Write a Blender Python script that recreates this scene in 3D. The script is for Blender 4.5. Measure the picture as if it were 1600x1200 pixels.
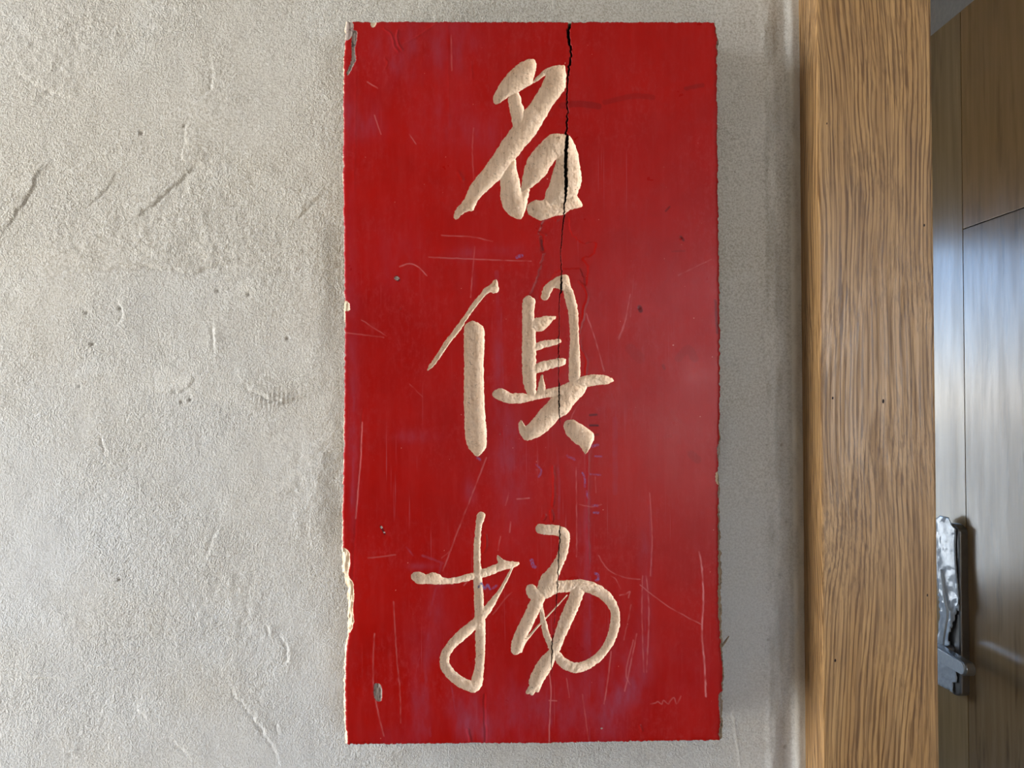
import bpy, bmesh, math, random
import numpy as np
from mathutils import Matrix, Vector

random.seed(4); np.random.seed(4)
scene = bpy.context.scene
for o in list(bpy.data.objects): bpy.data.objects.remove(o, do_unlink=True)
COL = scene.collection

# ---------------------------------------------------------------- camera
F = 1250.0                      # focal length in pixels of the 1600x1200 frame
DW = 0.87                       # camera to plaster wall (wall plane is Y = 0)
CAM = np.array([0.0, -DW, 1.5])
YAW, PITCH, ROLL = math.radians(-1.15), math.radians(0.78), math.radians(-0.22)
cam_d = bpy.data.cameras.new('camera')
cam_d.sensor_width = 36.0; cam_d.lens = 36.0 * F / 1600.0
cam_d.clip_start = 0.02; cam_d.clip_end = 200
cam = bpy.data.objects.new('camera', cam_d); COL.objects.link(cam)
Rm = (Matrix.Rotation(YAW, 4, 'Z') @ Matrix.Rotation(math.pi/2 + PITCH, 4, 'X') @ Matrix.Rotation(ROLL, 4, 'Z'))
cam.matrix_world = Matrix.Translation(Vector(CAM)) @ Rm
scene.camera = cam
R3 = np.array(Rm.to_3x3())

# ---------------------------------------------------------------- world, sun, exposure
SKY_STRENGTH = 1.0
LEFT_WATTS = 12.6                # daylight that enters by the tall window on the left
BACK_WATTS = 2.8                # daylight that enters by the window behind the viewer
scene.view_settings.view_transform = 'Standard'
scene.view_settings.look = 'None'
scene.view_settings.gamma = 1.0
scene.view_settings.use_curve_mapping = False
scene.view_settings.exposure = 2.84
scene.cycles.caustics_reflective = False

w = bpy.data.worlds.new('sky'); scene.world = w; w.use_nodes = True
nt = w.node_tree; nt.nodes.clear()
tc = nt.nodes.new('ShaderNodeTexCoord'); sp = nt.nodes.new('ShaderNodeSeparateXYZ')
rp = nt.nodes.new('ShaderNodeValToRGB'); bg = nt.nodes.new('ShaderNodeBackground'); wo = nt.nodes.new('ShaderNodeOutputWorld')
nt.links.new(tc.outputs['Generated'], sp.inputs[0]); nt.links.new(sp.outputs['Z'], rp.inputs[0])
cr = rp.color_ramp
cr.elements[0].position = 0.0; cr.elements[0].color = (1.0, 0.965, 0.90, 1)
cr.elements[1].position = 1.0; cr.elements[1].color = (0.42, 0.60, 0.95, 1)
e = cr.elements.new(0.045); e.color = (0.70, 0.84, 1.0, 1)
e = cr.elements.new(0.14); e.color = (0.37, 0.61, 1.0, 1)
nt.links.new(rp.outputs[0], bg.inputs[0]); bg.inputs[1].default_value = SKY_STRENGTH
nt.links.new(bg.outputs[0], wo.inputs[0])

sd = bpy.data.lights.new('sun', 'SUN'); sd.energy = 2.2; sd.angle = math.radians(0.6); sd.color = (1.0, 0.93, 0.80)
so = bpy.data.objects.new('sun', sd); COL.objects.link(so); so.location = (6, 0, 8)
so.rotation_euler = (0, math.radians(40), 0)          # shines along the window walls, never through them

def portal(name, loc, rot, sx, sz):
    l = bpy.data.lights.new(name, 'AREA'); l.shape = 'RECTANGLE'; l.size = sx; l.size_y = sz
    l.cycles.is_portal = True
    o = bpy.data.objects.new(name, l); COL.objects.link(o); o.location = loc; o.rotation_euler = rot
    return o

# ---------------------------------------------------------------- helpers
def unproject(px, py, Y):
    """point of the plane Y=const that the photograph shows at pixel px, py"""
    px = np.asarray(px, float); py = np.asarray(py, float)
    d = np.stack([(px - 800) / F, -(py - 600) / F, -np.ones_like(px)], -1) @ R3.T
    t = (Y - CAM[1]) / d[..., 1]
    return CAM + d * t[..., None]
def unproject_x(px, py, X):
    d = R3 @ np.array([(px - 800) / F, -(py - 600) / F, -1.0])
    return CAM + d * ((X - CAM[0]) / d[0])
def project(P):
    q = (np.asarray(P) - CAM) @ R3
    return 800 + F * q[..., 0] / -q[..., 2], 600 - F * q[..., 1] / -q[..., 2]

def hash2(ix, iy, seed):
    n = (ix.astype(np.int64) * 374761393 + iy.astype(np.int64) * 668265263 + seed * 974711) & 0x7fffffff
    n = ((n ^ (n >> 13)) * 1274126177) & 0x7fffffff
    return ((n ^ (n >> 16)) & 0xffff) / 65535.0
def vnoise(x, y, seed=0):
    ix = np.floor(x); iy = np.floor(y); fx = x - ix; fy = y - iy
    fx = fx * fx * (3 - 2 * fx); fy = fy * fy * (3 - 2 * fy)
    a = hash2(ix, iy, seed); b = hash2(ix + 1, iy, seed); c = hash2(ix, iy + 1, seed); d = hash2(ix + 1, iy + 1, seed)
    return (a * (1 - fx) + b * fx) * (1 - fy) + (c * (1 - fx) + d * fx) * fy - 0.5
def fbm(x, y, seed=0, o=4):
    s = 0; a = 1.0
    for k in range(o):
        s = s + a * vnoise(x, y, seed + 17 * k); x = x * 2.03 + 5.1; y = y * 2.03 + 3.7; a *= 0.5
    return s
def smooth(a, b, x):
    t = np.clip((x - a) / (b - a), 0, 1); return t * t * (3 - 2 * t)

def catmull(pts, closed, n=5):
    P = np.array(pts, float); out = []; N = len(P)
    for i in range(N if closed else N - 1):
        if closed: p0, p1, p2, p3 = P[(i-1) % N], P[i], P[(i+1) % N], P[(i+2) % N]
        else: p0, p1, p2, p3 = P[max(i-1, 0)], P[i], P[i+1], P[min(i+2, N-1)]
        for k in range(n):
            t = k / n
            out.append(0.5 * ((2*p1) + (-p0+p2)*t + (2*p0-5*p1+4*p2-p3)*t*t + (-p0+3*p1-3*p2+p3)*t**3))
    if not closed: out.append(P[-1])
    return np.array(out)
def sd_poly(X, Y, V):
    """signed distance, positive inside the closed outline V"""
    d2 = np.full(X.shape, 1e9); ins = np.zeros(X.shape, bool); N = len(V)
    for i in range(N):
        ax, ay = V[i]; bx, by = V[(i+1) % N]; ex, ey = bx-ax, by-ay
        wx, wy = X-ax, Y-ay; L = ex*ex+ey*ey + 1e-9
        t = np.clip((wx*ex+wy*ey)/L, 0, 1)
        d2 = np.minimum(d2, (wx-t*ex)**2+(wy-t*ey)**2)
        ins ^= ((ay > Y) != (by > Y)) & (X < ex*(Y-ay)/(ey if ey != 0 else 1.0)+ax)
    d = np.sqrt(d2); return np.where(ins, d, -d)
def sd_line(X, Y, V):
    """r - distance for a polyline V of (x, y, r); also returns r at the nearest point and the arc length"""
    best = np.full(X.shape, -1e9); rr = np.ones(X.shape); ss = np.zeros(X.shape); s0 = 0
    for i in range(len(V)-1):
        ax, ay, ar = V[i]; bx, by, br = V[i+1]; ex, ey = bx-ax, by-ay
        L = ex*ex+ey*ey+1e-9; t = np.clip(((X-ax)*ex+(Y-ay)*ey)/L, 0, 1)
        r = ar+t*(br-ar); v = r-np.hypot(X-ax-t*ex, Y-ay-t*ey)
        m = v > best; best = np.where(m, v, best); rr = np.where(m, r, rr); ss = np.where(m, s0+t*math.sqrt(L), ss)
        s0 += math.sqrt(L)
    return best, rr, ss

def mesh_obj(name, verts, faces, mats, parent=None, smooth_sh=False, mat_idx=None):
    me = bpy.data.meshes.new(name); me.from_pydata([tuple(v) for v in verts], [], [tuple(f) for f in faces]); me.update()
    for m in (mats if isinstance(mats, (list, tuple)) else [mats]): me.materials.append(m)
    if mat_idx is not None: me.polygons.foreach_set('material_index', np.array(mat_idx, np.int32))
    if smooth_sh: me.polygons.foreach_set('use_smooth', np.ones(len(me.polygons), bool))
    o = bpy.data.objects.new(name, me); COL.objects.link(o)
    if parent: attach(o, parent)
    return o
def attach(o, parent):
    o.parent = parent; o.matrix_parent_inverse = parent_world(parent).inverted()
def parent_world(p):
    m = Matrix.LocRotScale(p.location, p.rotation_euler, p.scale)
    return (parent_world(p.parent) @ p.matrix_parent_inverse @ m) if p.parent else m
def box_bm(bm, lo, hi):
    r = bmesh.ops.create_cube(bm, size=1.0)
    for v in r['verts']: v.co = Vector([lo[k] + (v.co[k]+0.5)*(hi[k]-lo[k]) for k in range(3)])
def bm_obj(name, bm, mats, parent=None, bevel=0.0, seg=2, smooth_sh=False):
    if bevel > 0: bmesh.ops.bevel(bm, geom=list(bm.edges), offset=bevel, segments=seg, profile=0.7, affect='EDGES', clamp_overlap=True)
    me = bpy.data.meshes.new(name); bm.to_mesh(me); bm.free()
    for m in (mats if isinstance(mats, (list, tuple)) else [mats]): me.materials.append(m)
    if smooth_sh: me.polygons.foreach_set('use_smooth', np.ones(len(me.polygons), bool))
    o = bpy.data.objects.new(name, me); COL.objects.link(o)
    if parent: attach(o, parent)
    return o
def box(name, lo, hi, mats, parent=None, bevel=0.0):
    bm = bmesh.new(); box_bm(bm, lo, hi); return bm_obj(name, bm, mats, parent, bevel)
def empty(name, loc):
    o = bpy.data.objects.new(name, None); o.empty_display_size = 0.05; COL.objects.link(o); o.location = loc; return o
def tag(o, label=None, cat=None, kind=None, group=None):
    if label: o['label'] = label
    if cat: o['category'] = cat
    if kind: o['kind'] = kind
    if group: o['group'] = group
    return o

# ---------------------------------------------------------------- materials
class NB:
    def __init__(self, name):
        self.m = bpy.data.materials.new(name); self.m.use_nodes = True; self.t = self.m.node_tree
        self.t.nodes.clear(); self.out = self.n('ShaderNodeOutputMaterial'); self.b = self.n('ShaderNodeBsdfPrincipled')
        self.t.links.new(self.b.outputs[0], self.out.inputs[0])
    def n(self, typ, **kw):
        x = self.t.nodes.new(typ)
        for k, v in kw.items(): setattr(x, k, v)
        return x
    def set(self, sock, v):
        if isinstance(v, bpy.types.NodeSocket): self.t.links.new(v, sock)
        elif isinstance(v, (tuple, list)) and len(v) == 3 and sock.type == 'RGBA': sock.default_value = (*v, 1)
        else: sock.default_value = v
    def coord(self, scale=(1, 1, 1), src='Object'):
        c = self.n('ShaderNodeTexCoord'); m = self.n('ShaderNodeMapping'); m.inputs['Scale'].default_value = scale
        self.t.links.new(c.outputs[src], m.inputs[0]); return m.outputs[0]
    def noise(self, vec, scale, detail=2, rough=0.5, dist=0.0, col=False):
        x = self.n('ShaderNodeTexNoise'); self.set(x.inputs['Vector'], vec); x.inputs['Scale'].default_value = scale
        x.inputs['Detail'].default_value = detail; x.inputs['Roughness'].default_value = rough; x.inputs['Distortion'].default_value = dist
        return x.outputs['Color' if col else 'Fac']
    def ramp(self, fac, stops):
        x = self.n('ShaderNodeValToRGB'); self.set(x.inputs[0], fac); els = x.color_ramp.elements
        while len(els) < len(stops): els.new(0.5)
        for el, (p, c) in zip(els, stops):
            el.position = p; el.color = (c, c, c, 1) if isinstance(c, (int, float)) else (*c, 1)
        return x.outputs[0]
    def mix(self, fac, a, b, mode='MIX'):
        x = self.n('ShaderNodeMix', data_type='RGBA', blend_type=mode); self.set(x.inputs[0], fac); self.set(x.inputs[6], a); self.set(x.inputs[7], b)
        return x.outputs[2]
    def math(self, op, a, b=0.0, c=None):
        x = self.n('ShaderNodeMath', operation=op); self.set(x.inputs[0], a); self.set(x.inputs[1], b)
        if c is not None: self.set(x.inputs[2], c)
        return x.outputs[0]
    def attr(self, name):
        x = self.n('ShaderNodeAttribute'); x.attribute_name = name; return x.outputs['Fac']
    def bump(self, h, strength=0.5, dist=0.001, prev=None):
        x = self.n('ShaderNodeBump'); self.set(x.inputs['Height'], h); self.set(x.inputs['Strength'], strength); x.inputs['Distance'].default_value = dist
        if prev is not None: self.t.links.new(prev, x.inputs['Normal'])
        return x.outputs[0]
    def fin(self, col, rough=0.6, normal=None, **kw):
        self.set(self.b.inputs['Base Color'], col); self.set(self.b.inputs['Roughness'], rough)
        if normal is not None: self.t.links.new(normal, self.b.inputs['Normal'])
        for k, v in kw.items(): self.set(self.b.inputs[k.replace('_', ' ')], v)
        return self.m

def mat_plain(name, col, rough=0.7, bump=0.0, sc=60, **kw):
    n = NB(name); v = n.coord(); f = n.noise(v, sc, 4)
    c = n.mix(n.ramp(f, [(0.3, 0), (0.7, 1)]), tuple(x*0.92 for x in col), tuple(min(1, x*1.06) for x in col))
    return n.fin(c, rough, n.bump(f, bump, 0.001) if bump else None, **kw)

def mat_plaster():
    n = NB('plaster'); v = n.coord()
    big = n.noise(v, 3.2, 3, 0.55); mid = n.noise(v, 14, 4, 0.6, 0.6); fine = n.noise(v, 420, 2, 0.75, 0.0); fine2 = n.noise(v, 800, 1, 0.5)
    c = n.mix(n.ramp(big, [(0.34, 0), (0.66, 1)]), (0.475, 0.43, 0.348), (0.505, 0.48, 0.43))
    c = n.mix(n.ramp(mid, [(0.36, 0.0), (0.62, 1)]), n.mix(0.35, c, (0.40, 0.36, 0.30)), c)
    c = n.mix(n.ramp(mid, [(0.60, 0.0), (0.75, 0.7)]), c, (0.62, 0.605, 0.565))
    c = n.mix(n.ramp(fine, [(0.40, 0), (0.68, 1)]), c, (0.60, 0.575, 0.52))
    spot = n.ramp(n.noise(v, 260, 3, 0.7), [(0.31, 1), (0.38, 0)])
    c = n.mix(n.math('MULTIPLY', spot, 0.55), c, (0.17, 0.15, 0.12))
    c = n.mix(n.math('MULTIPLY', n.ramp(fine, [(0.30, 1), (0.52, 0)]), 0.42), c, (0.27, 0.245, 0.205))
    rough_amt = n.ramp(n.noise(v, 7, 3, 0.5, 0.5), [(0.33, 0.35), (0.62, 1.0)])
    smoothz = n.attr('smooth_zone')
    h = n.math('ADD', fine, n.math('MULTIPLY', fine2, 0.45))
    h = n.math('ADD', h, n.math('MULTIPLY', n.noise(v, 150, 2, 0.6, 0.0), n.math('MULTIPLY', rough_amt, 1.0)))
    st = n.math('MULTIPLY', rough_amt, n.math('SUBTRACT', 1.0, n.math('MULTIPLY', smoothz, 0.6)))
    c = n.mix(n.math('MULTIPLY', n.attr('patch'), 0.7), c, n.mix(fine, (0.46, 0.462, 0.45), (0.58, 0.58, 0.57)))
    c = n.mix(n.attr('dirt_shade'), c, (0.20, 0.175, 0.135))
    c = n.mix(n.attr('pale'), c, (0.70, 0.67, 0.60))
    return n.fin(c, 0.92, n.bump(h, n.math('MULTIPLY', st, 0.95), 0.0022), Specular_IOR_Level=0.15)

def mat_red():
    n = NB('red_paint'); v = n.coord(); vs = n.coord((1, 1, 0.12))
    f = n.noise(v, 9, 4, 0.6); c = n.mix(n.ramp(f, [(0.35, 0), (0.65, 1)]), (0.285, 0.0018, 0.0004), (0.345, 0.0034, 0.001))
    st = n.ramp(n.noise(vs, 120, 3, 0.6), [(0.45, 0), (0.72, 1)])
    c = n.mix(n.math('MULTIPLY', st, 0.25), c, (0.37, 0.022, 0.022))
    scr = n.ramp(n.noise(n.coord((1, 1, 0.02)), 520, 2, 0.5), [(0.66, 0), (0.74, 1)])
    scr = n.math('MULTIPLY', scr, n.ramp(n.noise(v, 12, 2), [(0.5, 0), (0.62, 0.5)]))
    c = n.mix(scr, c, (0.36, 0.06, 0.07))
    mott = n.math('MULTIPLY', n.ramp(n.noise(n.coord((1, 1, 0.5)), 230, 4, 0.75), [(0.48, 0), (0.70, 1)]), n.ramp(n.noise(v, 16, 3, 0.6), [(0.40, 0.05), (0.65, 0.55)]))
    c = n.mix(mott, c, (0.36, 0.028, 0.03))
    c = n.mix(n.attr('dark'), c, (0.045, 0.006, 0.008))
    hz = n.math('MULTIPLY', n.attr('scuff'), n.ramp(n.noise(n.coord((1, 1, 0.35)), 160, 4, 0.7), [(0.3, 0.35), (0.68, 1)]))
    c = n.mix(hz, c, (0.28, 0.04, 0.066))
    c = n.mix(n.attr('scratch'), c, (0.55, 0.17, 0.16))
    c = n.mix(n.math('MULTIPLY', n.attr('ink'), n.ramp(n.noise(v, 420, 3, 0.7), [(0.38, 0.15), (0.6, 1)])), c, (0.15, 0.13, 0.32))
    speck = n.ramp(n.noise(v, 330, 1, 0.4), [(0.80, 0), (0.815, 1)])
    c = n.mix(n.math('MULTIPLY', speck, 0.6), c, (0.62, 0.28, 0.22))
    r = n.ramp(n.noise(v, 20, 4, 0.65), [(0.3, 0.27), (0.7, 0.38)])
    b = n.bump(n.noise(vs, 260, 3, 0.6), 0.10, 0.0006)
    b = n.bump(n.noise(v, 45, 3, 0.6), 0.10, 0.001, b)
    return n.fin(c, r, b, Specular_IOR_Level=0.19)

def mat_carved():
    n = NB('carved_wood'); v = n.coord((1, 1, 0.06)); u = n.coord()
    g = n.noise(v, 420, 4, 0.6, 0.4); c = n.mix(n.ramp(g, [(0.32, 0), (0.62, 1)]), (0.72, 0.515, 0.35), (0.90, 0.69, 0.51))
    d = n.noise(u, 330, 4, 0.75, 1.0)
    c = n.mix(n.ramp(d, [(0.30, 0.9), (0.41, 0)]), c, (0.20, 0.115, 0.06))
    c = n.mix(n.math('MULTIPLY', n.ramp(n.noise(u, 40, 3), [(0.5, 0), (0.7, 1)]), 0.35), c, (0.88, 0.70, 0.52))
    c = n.mix(n.math('MULTIPLY', n.attr('ink'), n.ramp(n.noise(u, 420, 3, 0.7), [(0.38, 0.1), (0.55, 1)])), c, (0.06, 0.065, 0.20))
    b = n.bump(d, 0.75, 0.0018); b = n.bump(g, 0.35, 0.0008, b)
    return n.fin(c, 0.78, b, Specular_IOR_Level=0.19)
def mat_bare(name, a, b_, dark):
    n = NB(name); v = n.coord((1, 1, 0.05)); g = n.noise(v, 400, 4, 0.7); u = n.noise(n.coord(), 150, 4, 0.7)
    c = n.mix(n.ramp(g, [(0.35, 0), (0.6, 1)]), a, b_); c = n.mix(n.ramp(u, [(0.34, 0.8), (0.46, 0)]), c, dark)
    return n.fin(c, 0.8, n.bump(g, 0.5, 0.001))

def mat_oak(name, seed, light, mid, dark, rough=(0.42, 0.55), contrast=1.0):
    n = NB(name)
    tcn = n.n('ShaderNodeTexCoord'); off = n.n('ShaderNodeVectorMath', operation='ADD'); n.t.links.new(tcn.outputs['Object'], off.inputs[0]); off.inputs[1].default_value = (seed, seed*0.7, seed*1.3)
    P = off.outputs[0]
    def mp(s, src=P):
        m = n.n('ShaderNodeMapping'); m.inputs['Scale'].default_value = s; n.t.links.new(src, m.inputs[0]); return m.outputs[0]
    warp = n.noise(mp((1.0, 1.0, 0.5)), 6.0, 1, 0.5, col=True)
    ws = n.n('ShaderNodeVectorMath', operation='SUBTRACT'); n.t.links.new(warp, ws.inputs[0]); ws.inputs[1].default_value = (0.5, 0.5, 0.5)
    wm = n.n('ShaderNodeVectorMath', operation='MULTIPLY'); n.t.links.new(ws.outputs[0], wm.inputs[0]); wm.inputs[1].default_value = (0.055, 0.055, 0.0)
    wa = n.n('ShaderNodeVectorMath', operation='ADD'); n.t.links.new(P, wa.inputs[0]); n.t.links.new(wm.outputs[0], wa.inputs[1])
    Q = wa.outputs[0]
    rings = n.noise(mp((1, 1, 0.008), Q), 260, 3, 0.55, 0.0)
    band = n.noise(mp((1, 1, 0.02), Q), 48, 2, 0.5)
    pores = n.noise(mp((1, 1, 0.010), Q), 620, 3, 0.65)
    pdash = n.noise(mp((1, 1, 0.05), Q), 900, 2, 0.6)
    c = n.mix(n.ramp(band, [(0.32, 0), (0.68, 1)]), mid, light)
    sx = n.n('ShaderNodeSeparateXYZ'); n.t.links.new(Q, sx.inputs[0])
    u = n.math('ADD', sx.outputs['X'], n.math('MULTIPLY', sx.outputs['Y'], 0.9))
    jig = n.noise(mp((1, 1, 0.10), Q), 70, 2, 0.5); jig2 = n.noise(mp((1, 1, 0.03), Q), 330, 2, 0.6)
    ph = n.math('ADD', n.math('MULTIPLY', u, 1250.0), n.math('ADD', n.math('MULTIPLY', jig, 14.0), n.math('MULTIPLY', jig2, 5.0)))
    ln = n.ramp(n.math('MULTIPLY_ADD', n.math('SINE', ph), 0.5, 0.5), [(0.52, 0), (0.86, 1)])
    ln = n.math('MULTIPLY', ln, n.ramp(n.noise(mp((1, 1, 0.05), Q), 95, 3, 0.6), [(0.30, 0.15), (0.56, 1)]))
    c = n.mix(n.math('MULTIPLY', ln, 0.84*contrast), c, dark)
    c = n.mix(n.math('MULTIPLY', n.ramp(rings, [(0.47, 0), (0.60, 1)]), 0.36*contrast), c, dark)
    c = n.mix(n.math('MULTIPLY', n.ramp(pores, [(0.52, 0), (0.60, 1)]), 0.42*contrast), c, tuple(x*0.6 for x in dark))
    c = n.mix(n.math('MULTIPLY', n.ramp(pdash, [(0.60, 0), (0.70, 1)]), 0.35*contrast), c, tuple(x*0.45 for x in dark))
    c = n.mix(n.math('MULTIPLY', n.ramp(n.noise(mp((1, 1, 0.03), Q), 300, 2), [(0.6, 0), (0.72, 1)]), 0.35), c, tuple(min(1, x*1.35) for x in light))
    b = n.bump(n.math('MULTIPLY', pores, -1.0), 0.22, 0.0006); b = n.bump(n.math('MULTIPLY', rings, -1.0), 0.10, 0.0006, b)
    return n.fin(c, n.ramp(rings, [(0.4, rough[0]), (0.65, rough[1])]), b, Specular_IOR_Level=0.5)

def mat_veneer(name, a, b_, dark, seed=0.0):
    n = NB(name); v = n.coord((1, 1, 0.05)); f = n.noise(v, 60 + seed, 4, 0.6, 0.5); g = n.noise(n.coord((1, 1, 0.12)), 26 + seed, 3, 0.6)
    c = n.mix(n.ramp(f, [(0.35, 0), (0.66, 1)]), a, b_)
    c = n.mix(n.math('MULTIPLY', n.ramp(g, [(0.54, 0), (0.68, 1)]), 0.55), c, dark)
    r = n.ramp(n.noise(n.coord((1, 1, 0.3)), 22, 4, 0.7), [(0.2, 0.16), (0.8, 0.27)])
    b = n.bump(n.noise(n.coord((1, 1, 0.25)), 14, 2), 0.10, 0.001)
    return n.fin(c, r, b, Specular_IOR_Level=0.5, Coat_Weight=n.ramp(n.noise(n.coord((1, 1, 0.10)), 34 + seed, 4, 0.65), [(0.36, 0.22), (0.58, 0.62)]), Coat_IOR=1.45, Coat_Roughness=0.16)

PLASTER = mat_plaster(); RED = mat_red(); CARVED = mat_carved()
BARE = mat_bare('bare_wood', (0.58, 0.42, 0.26), (0.78, 0.62, 0.44), (0.28, 0.18, 0.10))
EDGE = mat_bare('weathered_darkened_edge_wood', (0.20, 0.14, 0.085), (0.33, 0.25, 0.16), (0.07, 0.05, 0.035))
GRIME = mat_bare('grimy_wood', (0.15, 0.09, 0.07), (0.42, 0.34, 0.29), (0.04, 0.02, 0.02))
CRACK = mat_plain('crack_grime', (0.018, 0.010, 0.008), 0.95)
OAK = mat_oak('oak_front', 3.1, (0.46, 0.272, 0.112), (0.375, 0.21, 0.08), (0.115, 0.052, 0.015), (0.30, 0.46))
VEN_S = mat_veneer('veneer_stile', (0.44, 0.28, 0.12), (0.54, 0.35, 0.16), (0.30, 0.18, 0.08))
VEN_P = mat_veneer('veneer_panel', (0.44, 0.25, 0.088), (0.53, 0.30, 0.11), (0.28, 0.15, 0.055), 7)
VEN_M = mat_veneer('veneer_lower_panel', (0.36, 0.22, 0.10), (0.44, 0.28, 0.13), (0.12, 0.07, 0.033), 13)
GREYWALL = mat_plain('grey_plaster', (0.70, 0.63, 0.56), 0.9, 0.3, 90)
ROOMWALL = mat_plain('pale_plaster', (0.40, 0.38, 0.35), 0.9, 0.3, 120)
CEIL = mat_plain('ceiling_white', (0.50, 0.49, 0.47), 0.9)
FLOOR = mat_oak('floor_wood', 9.0, (0.34, 0.24, 0.15), (0.28, 0.19, 0.115), (0.14, 0.085, 0.05))
FRAME = mat_plain('window_frame_paint', (0.40, 0.38, 0.35), 0.5)
GROUND = mat_plain('pale_concrete', (0.52, 0.48, 0.40), 0.9, 0.2, 3)
METAL = mat_plain('handle_metal', (0.34, 0.33, 0.32), 0.32, Metallic=0.9)
FILM = mat_plain('protective_film', (0.86, 0.92, 0.99), 0.25, sc=200, Specular_IOR_Level=1.0, Coat_Weight=0.9, Coat_IOR=1.6)
def mat_glass():
    n = NB('window_glass'); t = n.n('ShaderNodeBsdfTransparent'); g = n.n('ShaderNodeBsdfGlossy'); g.inputs['Roughness'].default_value = 0.02
    fr = n.n('ShaderNodeFresnel'); fr.inputs[0].default_value = 1.45; mx = n.n('ShaderNodeMixShader')
    n.t.links.new(fr.outputs[0], mx.inputs[0]); n.t.links.new(t.outputs[0], mx.inputs[1]); n.t.links.new(g.outputs[0], mx.inputs[2]); n.t.links.new(mx.outputs[0], n.out.inputs[0])
    return n.m
GLASS = mat_glass()

# ---------------------------------------------------------------- the setting
BF = -0.061                                   # board face
PF = -0.052                                   # oak jamb face
WT = 0.16                                     # wall thickness
PL, PR = float(unproject(1282, 600, PF)[0]), float(unproject(1461, 600, PF)[0])
XD = 0.95                                     # face of the open door
RX0, RX1, RY0, RB, RXB, H = -2.1, 2.8, -4.0, 3.2, 1.08, 2.7
S = 'structure'

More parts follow.
